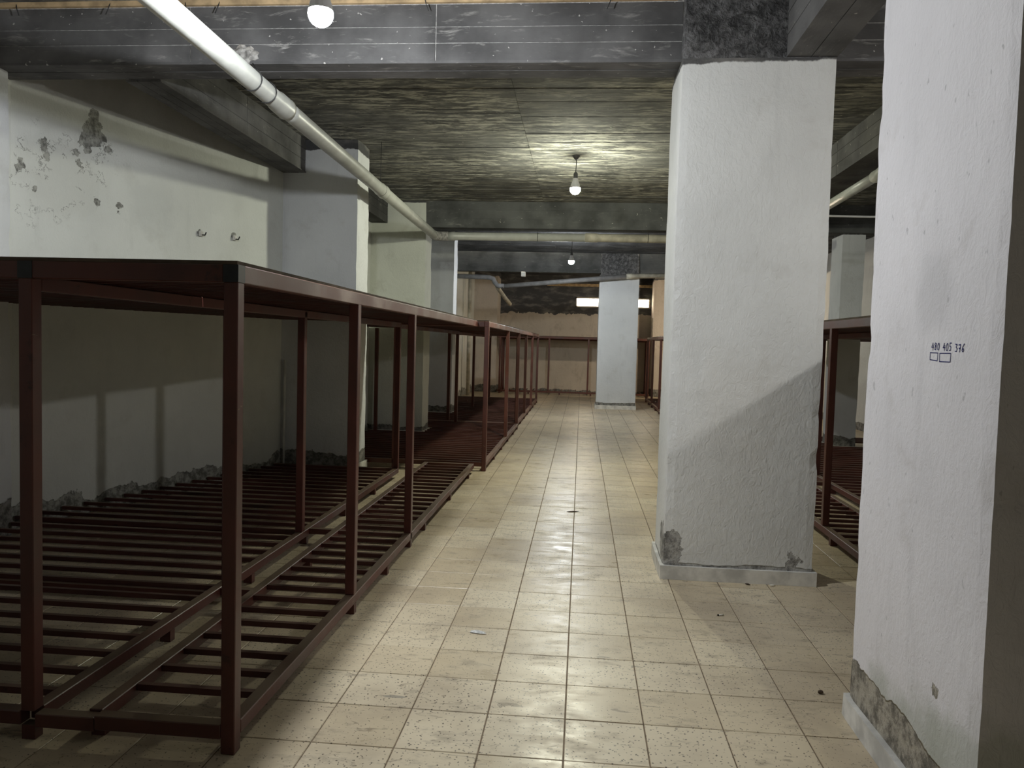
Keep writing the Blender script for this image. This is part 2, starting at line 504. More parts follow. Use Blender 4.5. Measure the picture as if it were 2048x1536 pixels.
tg = NT('window_glass')
tr = tg.N.new('ShaderNodeBsdfTransparent')
tr.inputs[0].default_value = (0.96, 0.97, 0.95, 1)
gl = tg.N.new('ShaderNodeBsdfTranslucent')
gl.inputs[0].default_value = (0.95, 0.94, 0.90, 1)
mx = tg.N.new('ShaderNodeMixShader')
mx.inputs[0].default_value = 0.35
tg.link(tr.outputs[0], mx.inputs[1])
tg.link(gl.outputs[0], mx.inputs[2])
tg.link(mx.outputs[0], tg.out.inputs[0])
tg.N.remove(tg.b)
M_glass = tg.mat

def bulb_mat(kind):
    t = NT('lit_bulb_' + kind)
    e = t.N.new('ShaderNodeEmission')
    e.inputs[0].default_value = (*BULB[kind][0], 1)
    e.inputs[1].default_value = BULB[kind][1]
    t.link(e.outputs[0], t.out.inputs[0])
    t.N.remove(t.b)
    return t.mat

# ------------------------------------------------------------------ floor
XL, XR, YF, YB = -4.3, 5.2, -6.0, 23.6
TS, TX, TY = 0.30, -0.0185, 2.622
COLS_OCC = [(0.55, 1.46, 4.84, 5.4), (1.10, 1.84, 2.14, 3.11)]
floor = struct(box('floor', XL - 0.3, XR + 0.3, YF - 0.2, YB + 0.3, -0.12, -0.0035, M_grout))
g = 0.0022
cells = []
i0, i1 = int((XL - TX) / TS) - 1, int((XR - TX) / TS) + 1
j0, j1 = int((YF - TY) / TS) - 1, int((YB - TY) / TS) + 1
def hidden(cx, cy):
    for (a, b, c, d) in COLS_OCC:
        if a - 0.1 < cx < b + 0.1 and c - 0.1 < cy < d + 0.1:
            return True
        for k in range(1, 40):
            s = k / 40
            if a < cx * s < b and c < cy * s < d:
                return True
    return False
for i in range(i0, i1):
    for j in range(j0, j1):
        x, y = TX + i * TS, TY + j * TS
        area = 0
        pc = project((x + TS / 2, y + TS / 2, 0))
        if pc and -60 < pc[0] < 2100 and pc[1] < 1590 and not hidden(x + TS / 2, y + TS / 2):
            a, b, c = project((x, y, 0)), project((x + TS, y, 0)), project((x, y + TS, 0))
            if a and b and c:
                area = abs((b[0] - a[0]) * (c[1] - a[1]) - (b[1] - a[1]) * (c[0] - a[0]))
        cells.append((area, i, j, x, y))
cells.sort(key=lambda q: -q[0])
h = TS / 2 - g
bm = bmesh.new()
addbox(bm, -h, h, -h, h, -0.010, 0.0)
bmesh.ops.bevel(bm, geom=[e for e in bm.edges if all(v.co.z > -0.001 for v in e.verts)], offset=0.0018, segments=1, affect='EDGES')
tile_me = bpy.data.meshes.new('floor_tile')
bm.to_mesh(tile_me)
bm.free()
tile_me.materials.append(M_tile)
rt = random.Random(3)
for area, i, j, x, y in cells[:300]:
    o = newobj('floor_tile', tile_me, None, floor, (x + TS / 2, y + TS / 2, -rt.random() * 0.0012))
verts, faces = [], []
for area, i, j, x, y in cells[300:]:
    cx, cy = x + TS / 2, y + TS / 2
    n = len(verts)
    zt = -rt.random() * 0.0012
    for (sx, sy) in ((-1, -1), (1, -1), (1, 1), (-1, 1)):
        verts.append((cx + sx * h, cy + sy * h, -0.006))
    for (sx, sy) in ((-1, -1), (1, -1), (1, 1), (-1, 1)):
        verts.append((cx + sx * (h - 0.0015), cy + sy * (h - 0.0015), zt))
    faces += [(n + 4, n + 5, n + 6, n + 7), (n, n + 1, n + 5, n + 4), (n + 1, n + 2, n + 6, n + 5), (n + 2, n + 3, n + 7, n + 6), (n + 3, n, n + 4, n + 7)]
me = bpy.data.meshes.new('floor_tiles_far')
me.from_pydata(verts, [], faces)
o = newobj('floor_tiles', me, M_tile, floor)
o['kind'] = 'stuff'

# ------------------------------------------------------------------ walls
def wall_poly(name, pts, z0, z1, mat, thick=0.2):
    """vertical wall slab along a polyline, thickened away to its left-hand side"""
    bm = bmesh.new()
    P = [Vector((a, b, 0)) for a, b in pts]
    nrm = []
    for i in range(len(P)):
        d = (P[min(i + 1, len(P) - 1)] - P[max(i - 1, 0)]).normalized()
        nrm.append(Vector((-d.y, d.x, 0)))
    inn = [[bm.verts.new((p.x, p.y, z)) for z in (z0, z1)] for p in P]
    out = [[bm.verts.new((p.x + n.x * thick, p.y + n.y * thick, z)) for z in (z0, z1)] for p, n in zip(P, nrm)]
    for i in range(len(P) - 1):
        bm.faces.new((inn[i][0], inn[i + 1][0], inn[i + 1][1], inn[i][1]))
        bm.faces.new((out[i + 1][0], out[i][0], out[i][1], out[i + 1][1]))
        bm.faces.new((inn[i][1], inn[i + 1][1], out[i + 1][1], out[i][1]))
        bm.faces.new((inn[i + 1][0], inn[i][0], out[i][0], out[i + 1][0]))
    bm.faces.new((inn[0][0], inn[0][1], out[0][1], out[0][0]))
    bm.faces.new((inn[-1][1], inn[-1][0], out[-1][0], out[-1][1]))
    bmesh.ops.recalc_face_normals(bm, faces=bm.faces)
    return struct(frombm(name, bm, mat))
H = 3.75
wall_poly('wall_left', [(-4.06, YF), (-4.06, 5.2), (-3.20, 8.03), (-3.20, YB)], -0.05, H, M_wallL)
wall_poly('wall_right', [(XR, YB), (XR, YF)], -0.05, H, M_wallgen)
wall_poly('wall_front', [(XR + 0.2, YF), (-4.3, YF)], -0.05, H, M_wallgen)
WX0, WX1, WZ0, WZ1 = -0.22, 2.02, 2.60, 2.90
bm = bmesh.new()
addbox(bm, -4.3, WX0, YB, YB + 0.25, -0.05, H)
addbox(bm, WX1, XR + 0.2, YB, YB + 0.25, -0.05, H)
addbox(bm, WX0, WX1, YB, YB + 0.25, -0.05, WZ0)
addbox(bm, WX0, WX1, YB, YB + 0.25, WZ1, H)
wb = struct(frombm('wall_back', bm, M_wallB))

# window: frame bars and panes
win = empty('window_1', (0, YB, WZ0))
struct(win)
def wbox(name, x0, x1, y0, y1, z0, z1, mat):
    return box(name, x0, x1, y0 - YB, y1 - YB, z0 - WZ0, z1 - WZ0, mat, win)
wbox('window_frame', WX0, WX1, YB - 0.02, YB + 0.06, WZ0, WZ0 + 0.035, M_frame)
wbox('window_frame', WX0, WX1, YB - 0.02, YB + 0.06, WZ1 - 0.035, WZ1, M_frame)
wbox('window_frame', WX0, WX0 + 0.035, YB - 0.02, YB + 0.06, WZ0, WZ1, M_frame)
wbox('window_frame', WX1 - 0.05, WX1, YB - 0.02, YB + 0.06, WZ0, WZ1, M_frame)
nm = 3
for k in range(1, nm):
    xm = WX0 + (WX1 - WX0) * k / nm
    wbox('window_mullion', xm - 0.02, xm + 0.02, YB, YB + 0.05, WZ0 + 0.035, WZ1 - 0.035, M_frame)
for k in range(nm):
    a = WX0 + 0.035 + (WX1 - WX0 - 0.07) * k / nm
    b = WX0 + 0.035 + (WX1 - WX0 - 0.07) * (k + 1) / nm
    wbox('window_pane', a, b, YB + 0.03, YB + 0.036, WZ0 + 0.03, WZ1 - 0.03, M_glass)

# ------------------------------------------------------------------ ceiling slabs with board marks
def slab(y0, y1, z, mat, rows=True, bw=0.112, cuts=(-0.62, 2.46), seed=1):
    s = struct(box('ceiling', -4.3, XR + 0.2, y0, y1, z + 0.006, z + 0.3, mat))
    if not rows:
        return s
    rg = random.Random(seed)
    n = int(round((y1 - y0) / bw))
    bwid = (y1 - y0) / n
    xs = [-4.3, cuts[0], cuts[1], XR]
    meshes = []
    for a, b in zip(xs, xs[1:]):
        mm = boxmesh('board_imprint', a + 0.0015, b - 0.0015, 0.001, bwid - 0.001, 0.0, 0.03)
        mm.materials.append(mat)
        meshes.append(mm)
    for k in range(n):
        for mm in meshes:
            newobj('board_imprint', mm, None, s, (0, y0 + k * bwid, z - rg.random() * 0.007))
    return s
slab(YF, 4.92, 3.60, M_slab, rows=True, bw=0.30, seed=5)
slab(5.20, 11.45, 3.53, M_slab, seed=2)
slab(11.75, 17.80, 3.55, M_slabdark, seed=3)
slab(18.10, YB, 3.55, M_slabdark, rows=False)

# ------------------------------------------------------------------ beams
def beam_face(parent, axis, a0, a1, face, zs, out, mat, breaks, th=0.004):
    """courses of formwork board on a beam face, open joints between them"""
    edges = [a0] + list(breaks) + [a1]
    for z0, z1 in zip(zs, zs[1:]):
        for a, b in zip(edges, edges[1:]):
            d = random.Random(a * 7 + z0).random() * 0.002
            lo, hi = sorted((face, face + out * (th + d)))
            if axis == 'x':
                box('board_imprint', a + 0.003, b - 0.003, lo, hi, z0 + 0.0025, z1 - 0.0025, mat, parent)
            else:
                box('board_imprint', lo, hi, a + 0.003, b - 0.003, z0 + 0.0025, z1 - 0.0025, mat, parent)

def beam(label, x0, x1, y0, y1, z0, z1, mat, core=None):
    o = empty('ceiling_beam', (0, 0, 0))
    tag(o, label, 'beam', 'bare concrete ceiling beams')
    box('beam_core', x0, x1, y0, y1, z0, z1, core or mat, o)
    return o
b1 = beam('wide dark concrete cross beam above the near rack, running into the big white column', -4.2, XR, 4.935, 5.19, 3.21, 3.75, M_beamx, M_seam)
beam_face(b1, 'x', -4.2, 0.56, 4.935, (3.205, 3.325, 3.425, 3.565), -1, M_beamx, (-2.6, -0.98))
beam_face(b1, 'x', 1.44, XR, 4.935, (3.205, 3.325, 3.425, 3.565), -1, M_beamx, (3.0,))
for a, b in ((-4.2, -1.9), (-1.9, 0.56), (1.44, XR)):
    box('board_imprint', a, b, 4.925, 5.055, 3.198, 3.215, M_beamx, b1)
    box('board_imprint', a, b, 5.062, 5.195, 3.196, 3.215, M_beamx, b1)
# knocked-out cement at the pipe hanger
bm = bmesh.new()
bmesh.ops.create_icosphere(bm, subdivisions=3, radius=1.0)
for v in bm.verts:
    n = 1 + 0.55 * mnoise.noise(v.co * 2.3) + 0.25 * mnoise.noise(v.co * 6)
    v.co = Vector((v.co.x * 0.085 * n, v.co.y * 0.03 * n, v.co.z * 0.06 * n))
frombm('cement_lump', bm, M_cement, b1, (-2.23, 4.92, 3.25))

for k, x in enumerate((-3.78, -3.12, -2.62, -2.38, -1.05, 0.12)):
    tubeobj('tie_wire', [(x, 4.90, 3.60), (x + 0.012 * (-1) ** k, 4.888, 3.55), (x + 0.03 * (-1) ** k, 4.885, 3.505)], 0.003, M_wire, b1, 6)

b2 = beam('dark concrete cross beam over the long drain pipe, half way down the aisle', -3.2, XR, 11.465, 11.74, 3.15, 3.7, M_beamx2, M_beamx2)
beam_face(b2, 'x', -2.36, XR, 11.465, (3.145, 3.27, 3.40, 3.53), -1, M_beamx2, (-0.9, 1.2))
box('board_imprint', -2.36, XR, 11.45, 11.60, 3.138, 3.15, M_beamx2, b2)
box('board_imprint', -2.36, XR, 11.606, 11.75, 3.136, 3.15, M_beamx2, b2)
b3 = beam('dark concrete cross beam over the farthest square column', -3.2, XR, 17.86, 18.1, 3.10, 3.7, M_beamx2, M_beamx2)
beam_face(b3, 'x', -3.2, 0.36, 17.86, (3.095, 3.25, 3.40, 3.55), -1, M_beamx2, (-1.2,))
beam_face(b3, 'x', 1.26, XR, 17.86, (3.095, 3.25, 3.40, 3.55), -1, M_beamx2, ())

b4 = beam('soot-dark concrete beam along the left wall above the peeling plaster', -3.18, -2.963, 5.19, 8.03, 3.19, 3.7, M_beamy, M_beamy)
for a, b in ((-3.20, -3.12), (-3.115, -3.03), (-3.025, -2.95)):
    box('board_imprint', a, b, 5.195, 8.03, 3.178 + 0.003 * random.random(), 3.192, M_beamy, b4)
beam_face(b4, 'y', 5.2, 8.03, -2.963, (3.185, 3.30, 3.42, 3.53), 1, M_beamy, (6.6,))
b5 = beam('short concrete beam over the pale pilaster further along the left wall', -3.18, -2.95, 8.47, 11.45, 3.19, 3.7, M_beamy, M_beamy)
beam_face(b5, 'y', 8.5, 11.45, -2.95, (3.185, 3.30, 3.42, 3.53), 1, M_beamy, ())
b6 = beam('concrete beam running from the head of the big white column toward the viewer', 1.175, 1.46, YF, 4.86, 3.21, 3.75, M_beamy, M_beamy)
beam_face(b6, 'y', YF, 4.86, 1.175, (3.205, 3.33, 3.46, 3.60), -1, M_beamy, (2.2,))
box('board_imprint', 1.17, 1.31, YF, 4.86, 3.20, 3.212, M_beamy, b6)
box('board_imprint', 1.315, 1.465, YF, 4.86, 3.199, 3.212, M_beamy, b6)
b7 = beam('concrete beam with an old pipe beneath it, seen between the two near columns', 2.46, 2.78, 5.19, 11.46, 3.19, 3.7, M_beamy, M_beamy)
beam_face(b7, 'y', 5.2, 11.45, 2.46, (3.185, 3.30, 3.42, 3.53), -1, M_beamy, (8.0,))

# timber strips left in the joint between beam and slab
def plank(label, x0, x1, y0, y1, z0, z1):
    n = 60
    bm = bmesh.new()
    A, B = [], []
    for k in range(n + 1):
        x = x0 + (x1 - x0) * k / n
        zz = z1 + 0.010 * mnoise.noise(Vector((x * 4, 0, 3))) + 0.008 * mnoise.noise(Vector((x * 13, 0, 3)))
        A.append([bm.verts.new((x, y0, z)) for z in (z0, zz)])
        B.append([bm.verts.new((x, y1, z)) for z in (z0, zz)])
    for k in range(n):
        bm.faces.new((A[k][0], A[k + 1][0], A[k + 1][1], A[k][1]))
        bm.faces.new((B[k + 1][0], B[k][0], B[k][1], B[k + 1][1]))
        bm.faces.new((A[k][1], A[k + 1][1], B[k + 1][1], B[k][1]))
        bm.faces.new((A[k + 1][0], A[k][0], B[k][0], B[k + 1][0]))
    for q in (0, n):
        bm.faces.new((A[q][0], A[q][1], B[q][1], B[q][0]))
    bmesh.ops.recalc_face_normals(bm, faces=bm.faces)
    return tag(frombm('timber_strip', bm, M_wood), label, 'timber', 'timber strips left from the formwork')
plank('long pale timber strip along the top edge of the nearest cross beam', -4.05, 0.52, 4.893, 4.917, 3.562, 3.597)
plank('thin pale timber strip above the small window on the back wall', -1.1, 2.4, YB - 0.04, YB - 0.012, 3.22, 3.30)

# ------------------------------------------------------------------ columns and pilasters
def column(name, label, cat, x0, x1, y0, y1, z1, mat, head=None, plinth=0.10, pl=(1, 1, 1, 1), res=0.07, seed=0.0, jit=0.008, chip=0.014, hx=0.015):
    o = empty(name, ((x0 + x1) / 2, (y0 + y1) / 2, 0))
    tag(o, label, cat, 'plastered columns and pilasters')
    def local(ob):
        ob.matrix_parent_inverse = Matrix.Translation(-Vector(o.location))
        return ob
    local(rough_box('shaft', x0, x1, y0, y1, 0.0, z1, mat, o, res=res, seed=seed, jit=jit, chip=chip))
    if head:
        local(rough_box('rough_head', x0 + hx, x1 - 0.02, y0 + hx, y1 - 0.02, z1 - 0.01, head[0], head[1], o, res=0.035, jit=0.03, chip=0.02, seed=seed + 4))
    if plinth:
        e = 0.022
        local(rough_box('plinth', x0 - e * pl[0], x1 + e * pl[1], y0 - e * pl[2], y1 + e * pl[3], 0.0, plinth, M_plinth, o, res=0.05, jit=0.006, chip=0.008, seed=seed + 2))
    return o
column('concrete_column', 'big white plastered square column standing in the middle of the floor, crumbling at its foot', 'column',
       0.55, 1.46, 4.84, 5.40, 3.19, M_colA, (3.7, M_stucco), 0.085, res=0.05, seed=1.0)
colB = column('concrete_column', 'nearest white column at the right edge, with blue handwritten numbers and peeling base', 'column',
       1.10, 1.84, 2.14, 3.11, 3.7, M_colB, None, 0.085, res=0.05, seed=5.3)
column('concrete_column', 'farthest pale grey square column in front of the small bright window', 'column',
       0.36, 1.26, 17.80, 18.40, 3.06, M_colC, (3.7, M_stucco2), 0.09, res=0.09, seed=9.0)
column('concrete_column', 'pale column seen between the two near columns, rising behind the right-hand rack', 'column',
       3.66, 3.98, 11.50, 12.0, 3.12, M_pil1, (3.7, M_stucco), 0.09, res=0.12, seed=12.0)
column('wall_pilaster', 'bluish white pilaster on the left wall behind the near rack, lit on its aisle side', 'pilaster',
       -3.235, -2.39, 8.03, 8.47, 3.6, M_pil1, None, 0.09, (0, 1, 0, 1), res=0.07, seed=21.0)
column('wall_pilaster', 'greenish white pilaster where the drain pipe bends, second along the left wall', 'pilaster',
       -3.21, -2.36, 11.45, 11.93, 3.6, M_pil2, None, 0.09, (0, 1, 0, 1), res=0.09, seed=25.0)
column('wall_pilaster', 'third pilaster along the left wall, with a brightly lit narrow side', 'pilaster',
       -3.21, -2.47, 14.7, 15.10, 3.6, M_pil1, None, 0.09, (0, 1, 0, 1), res=0.09, seed=29.0)
column('wall_pilaster', 'brownish pilaster in the far left corner behind the upright pipe', 'pilaster',
       -3.21, -2.50, 22.75, YB, 3.6, M_pil3, None, 0.0, res=0.12, seed=33.0)
column('wall_pilaster', 'warm-lit pilaster on the back wall just right of the window', 'pilaster',
       2.05, 2.75, 22.85, YB, 3.6, M_pil3, None, 0.0, res=0.12, seed=37.0)
column('wall_pilaster', 'white pilaster cut off by the left edge of the picture', 'pilaster',
       -4.06, -3.95, 4.80, 5.05, 3.6, M_pil1, None, 0.0, res=0.07, seed=41.0)

# handwritten numbers on the near column
GL = {'4': [[(.40, 1), (.02, .38), (.62, .42)], [(.48, .72), (.40, 0)]],
      '8': [[(.52, .9), (.2, .98), (.1, .75), (.5, .45), (.45, .05), (.12, .1), (.18, .4), (.52, .78), (.52, .9)]],
      '0': [[(.3, .95), (.06, .6), (.12, .1), (.4, .02), (.55, .45), (.48, .88), (.3, .95)]],
      '5': [[(.6, 1), (.2, .98), (.16, .6), (.48, .5), (.42, .08), (.1, .05)]],
      '3': [[(.08, .95), (.5, .92), (.25, .6), (.52, .4), (.4, .05), (.05, .08)]],
      '7': [[(.05, .85), (.52, .9), (.32, 0)], [(.15, .45), (.52, .47)]],
      '6': [[(.58, 1), (.2, .6), (.1, .2), (.3, .02), (.5, .2), (.38, .42), (.12, .3)]]}
strokes = []
def facex(y, z):
    return 1.10 - mnoise.noise(Vector((1.10, y, z)) * 1.7 + Vector((5.3, 0, 0))) * 0.008 - 0.0012
def word(s, ya, yb, z0, z1):
    n = len(s)
    for k, ch in enumerate(s):
        for st in GL[ch]:
            strokes.append([(ya + (yb - ya) * (k + px * 1.25) / n, z0 + (z1 - z0) * pz) for px, pz in st])
word('480', 2.548, 2.488, 1.4545, 1.4775)
word('405', 2.470, 2.410, 1.4530, 1.4765)
word('376', 2.392, 2.330, 1.4500, 1.4740)
strokes.append([(2.556, 1.4465), (2.502, 1.4460), (2.505, 1.4215), (2.556, 1.4245), (2.556, 1.4465)])
strokes.append([(2.490, 1.4450), (2.417, 1.4455), (2.418, 1.4195), (2.490, 1.4195), (2.490, 1.4450)])
bm = bmesh.new()
for st in strokes:
    for (a, b) in zip(st, st[1:]):
        d = Vector((0, b[0] - a[0], b[1] - a[1])).normalized()
        nn = Vector((0, -d.z, d.y)) * 0.0014
        A = Vector((facex(a[0], a[1]), a[0], a[1])) - d * 0.0006
        B = Vector((facex(b[0], b[1]), b[0], b[1])) + d * 0.0006
        bm.faces.new([bm.verts.new(q) for q in (A + nn, B + nn, B - nn, A - nn)])
ink = frombm('handwritten_numbers', bm, M_ink, colB)
ink.matrix_parent_inverse = Matrix.Translation(-Vector(colB.location))
ink['label'] = 'blue ink numbers 480 405 376 with two boxes'

# ------------------------------------------------------------------ racks
PS = 0.05
def pmesh(z0, mat):
    me = boxmesh('post', -PS / 2, PS / 2, -PS / 2, PS / 2, z0, 1.62, 0.003)
    me.materials.append(mat)
    return me
POSTS = {(f, g): pmesh(0.0 if g else 0.1025, M_steel_far if f else M_steel) for f in (0, 1) for g in (0, 1)}
slat_me = boxmesh('slat', 0, 1, -0.0125, 0.0125, 0, 0.025)
slat_me.materials.append(M_slatm)
foot_me = boxmesh('foot', -0.025, 0.025, -0.02, 0.02, 0, 0.0515)
foot_me.materials.append(M_steel)
weld_me = boxmesh('weld_mark', -0.0265, 0.0265, -0.0265, 0.0265, 0, 0.058)
weld_me.materials.append(M_weld)

def rack(label, loc, rz, L, outer, inner, far_x, far=False, lspace=0.18, tspace=0.09, backposts=(), narrow=None, overhang=0.0, weld=False):
    """local frame: aisle edge at x=0, depth toward -x, length along +y; narrow = width of a separate low strip along the aisle"""
    o = empty('metal_rack', loc, rz)
    tag(o, label, 'rack', 'oxide-red slatted metal racks')
    ms = M_steel_far if far else M_steel
    f = 1 if far else 0
    xin, yin = inner
    c = PS / 2
    for i, y in enumerate(outer):
        q = newobj('post', POSTS[f, 1 if i in (0, len(outer) - 1) else 0], None, o, (-c, y, 0))
        if weld and i == 0:
            newobj('weld_mark', weld_me, None, q, (0, 0, 1.619))
    for i, y in enumerate(yin):
        q = newobj('post', POSTS[f, 0 if narrow else 1], None, o, (xin, y, 0))
        if weld and i == 0:
            newobj('weld_mark', weld_me, None, q, (0, 0, 1.619))
    for x, y in backposts:
        newobj('post', POSTS[f, 1], None, o, (x, y, 0))
    Lt = L + overhang
    def rail(name, x0, x1, y0, y1, z0, z1, mat=ms, bev=0.003):
        return box(name, x0, x1, y0, y1, z0, z1, mat, o, bev)
    # top frame
    rail('top_rail', -PS, 0, -c, Lt, 1.618, 1.678)
    rail('top_rail', xin - c, xin + c, c, L - 0.02, 1.578, 1.628)
    rail('top_rail', far_x(0), -PS - 0.001, -c, c, 1.618, 1.678)
    rail('top_rail', far_x(L), -PS - 0.001, Lt - PS, Lt, 1.618, 1.676)
    for k in range(int((Lt - 0.12) / tspace)):
        y = 0.07 + k * tspace
        xe = far_x(min(y, L))
        q = newobj('slat', slat_me, None, o, (xe, y, 1.630))
        q.scale.x = -PS - xe
    # deck boards on top, cut to the wall
    cuts = [-c]
    nb = max(1, int(round(Lt / 1.22)))
    for k in range(nb):
        ya, yb = -c + (Lt + c) * k / nb + 0.003, -c + (Lt + c) * (k + 1) / nb - 0.003
        xo = -0.004 - 0.006 * random.random()
        n = 12
        bm = bmesh.new()
        ys = [ya + (yb - ya) * i / n for i in range(n + 1)]
        rows = []
        for y in ys:
            xe = far_x(min(max(y, 0), L)) + 0.004
            rows.append([bm.verts.new((x, y, z)) for x, z in ((xe, 1.6785), (xo, 1.6785), (xo, 1.690), (xe, 1.690))])
        for p, q in zip(rows, rows[1:]):
            for i in range(4):
                bm.faces.new((p[i], p[(i + 1) % 4], q[(i + 1) % 4], q[i]))
        bm.faces.new(rows[0])
        bm.faces.new(rows[-1][::-1])
        bmesh.ops.recalc_face_normals(bm, faces=bm.faces)
        frombm('deck_panel', bm, M_deck, o)
    # lower platform
    Z0, Z1 = 0.052, 0.102
    def feet(rl, x, ys):
        for y in ys:
            newobj('foot', foot_me, None, rl, (x, y, 0))
    def run(a, b, st):
        r = []
        while a < b:
            r.append(a)
            a += st
        return r
    if narrow:
        xw = xin + c
        r1 = rail('bottom_rail', -PS, 0, c + 0.001, Lt, Z0, Z1)
        feet(r1, -c, [1.40] + run(2.1, Lt, 1.15))
        r2 = rail('bottom_rail', -narrow - PS, -narrow, c + 0.001, Lt, Z0, Z1)
        feet(r2, -narrow - c, run(0.06, Lt, 1.05))
        rail('bottom_rail', -narrow + 0.001, -PS - 0.001, -c, c, Z0, Z1 + 0.001)
        rail('bottom_rail', -narrow + 0.001, -PS - 0.001, Lt - PS, Lt, Z0, Z1 + 0.001)
        rail('bottom_rail', xw + 0.001, -narrow - 0.001, -c, c - 0.002, Z0 - 0.006, Z1 - 0.006)
        for y in run(0.25, Lt - 0.1, 0.176):
            q = newobj('slat', slat_me, None, o, (-narrow, y, 0.0755))
            q.scale.x = narrow - PS
    else:
        xw = 0.0
    r3 = rail('bottom_rail', xw - PS, xw, c + 0.001, L, Z0, Z1)
    feet(r3, xw - c, run(0.0 if narrow else 0.9, L - 0.1, 0.90))
    for y in (0.0, L - c):
        rail('bottom_rail', far_x(y), xw - PS - 0.001, y - c, y + c, Z0, Z1)
    for y in [v for v in outer if 0.5 < v < L - 0.5]:
        rail('cross_bar', far_x(y), xw - PS - 0.001, y - 0.02, y + 0.02, 0.046, 0.0745, bev=0.0)
        if narrow:
            rail('cross_bar', xw + 0.001, -narrow - PS - 0.001, y - 0.02, y + 0.02, 0.060, 0.098, bev=0.0)
    for y in run(0.16, L - 0.06, lspace):
        xe = far_x(y)
        q = newobj('slat', slat_me, None, o, (xe, y, 0.0755))
        q.scale.x = xw - PS - xe
    return o

# near left rack
X1, Y1 = -1.145, 2.52
def far1(y):
    wy = Y1 + y
    return (-3.93 if wy < 5.06 else wallx(wy) + 0.02) - X1
rack('near left rack with a post at the front corner and its top at eye level', (X1, Y1, 0), 0, 5.42,
     [0.0, 1.40, 2.75], (-0.755, [0.0, 1.52, 2.62, 5.40]), far1, narrow=0.51, overhang=0.50, weld=True)

# second and third racks along the left wall
X2, Y2 = -1.03, 8.58
def far2(y):
    wy = Y2 + y
    if wy < 11.40:
        return -3.14 - X2
    if wy < 11.99:
        return -2.31 - X2
    return -3.14 - X2
rack('second left rack, standing beyond the end of the near one', (X2, Y2, 0), 0, 4.40, [0.0, 2.46, 4.36], (-1.05, [0.0, 4.30]), far2, far=True, backposts=[(-2.0, 2.70)])
X3, Y3 = -1.05, 13.03
def far3(y):
    wy = Y3 + y
    if 14.62 < wy < 15.17:
        return -2.43 - X3
    return -3.14 - X3
rack('third left rack, farthest along the left side of the aisle', (X3, Y3, 0), 0, 6.05, [0.06, 1.95, 3.9, 5.98], (-1.2, [0.06, 3.1, 5.98]), far3, far=True, backposts=[(-2.02, 5.9), (-2.02, 2.6)])
# rack along the back wall
rack('rack standing along the back wall under the small window', (-2.40, 22.30, 0), -math.pi / 2, 4.36,
     [0.05, 1.47, 2.6, 4.31], (-0.62, [0.05, 4.31]), lambda y: -1.20, far=True, lspace=0.21, tspace=0.12, backposts=[(-1.12, 0.05), (-1.12, 4.31)])
# racks on the right
XR1, YR1 = 1.89, 12.6
def farR(y):
    wy = YR1 - y
    if 11.42 < wy < 12.06:
        return -(3.62 - XR1)
    return -(4.55 - XR1)
rack('right-hand rack seen in the gap between the two white columns', (XR1, YR1, 0), math.pi, 11.0,
     [0.05, 2.2, 4.4, 6.49, 8.6, 10.95], (-0.71, [0.05, 3.95, 5.9, 8.6, 10.9]), farR, narrow=0.46, backposts=[(-2.0, 3.9)])
rack('far right rack peeking out beside the farthest column', (1.70, 20.5, 0), math.pi, 5.2,
     [0.05, 1.6, 3.4, 5.1], (-0.9, [0.05, 5.1]), lambda y: -2.2, far=True, backposts=[(-2.1, 0.05)])

# ------------------------------------------------------------------ pipes, cables
def pipe_axis(a, b, t):
    return Vector(a).lerp(Vector(b), t)
pa, pb = (-1.985, 2.3, 2.99), (-2.235, 11.40, 3.02)
pm = empty('drain_pipe', pb)
tag(pm, 'long white plastic drain pipe hanging along the left side of the ceiling', 'pipe')
def lp(o, ob):
    ob.matrix_parent_inverse = Matrix.Translation(-Vector(o.location))
    return ob
R1 = 0.062
def t_of_y(y):
    return (y - pa[1]) / (pb[1] - pa[1])
def pt(y):
    return pipe_axis(pa, pb, t_of_y(y))
segs = [(2.3, 5.22), (5.22, 8.15), (8.15, 11.40)]
for a, b in segs:
    prof = [pt(a), pt(a + 0.12), pt(b - 0.20), pt(b - 0.17), pt(b - 0.02), pt(b)]
    rad = [R1, R1, R1, R1 * 1.12, R1 * 1.14, R1 * 1.18] if b < 11 else [R1] * 6
    lp(pm, tubeobj('pipe_length', prof, rad, M_pvc, pm, 20))
for y in (4.62, 4.86, 8.0):
    lp(pm, tubeobj('tie_wire', ring_pts(pt(y), Vector(pb) - Vector(pa), R1 + 0.006), 0.004, M_wire, pm, 6))
lp(pm, tubeobj('tie_wire', [pt(4.86) + Vector((0, 0, 0.062)), pt(4.88) + Vector((-0.05, 0.03, 0.12)), pt(4.90) + Vector((-0.10, -0.02, 0.19))], 0.004, M_wire, pm, 6))
lp(pm, tubeobj('tie_wire', [pt(8.0) + Vector((0, 0, 0.062)), pt(8.02) + Vector((0, 0, 0.495))], 0.003, M_wire, pm, 6))

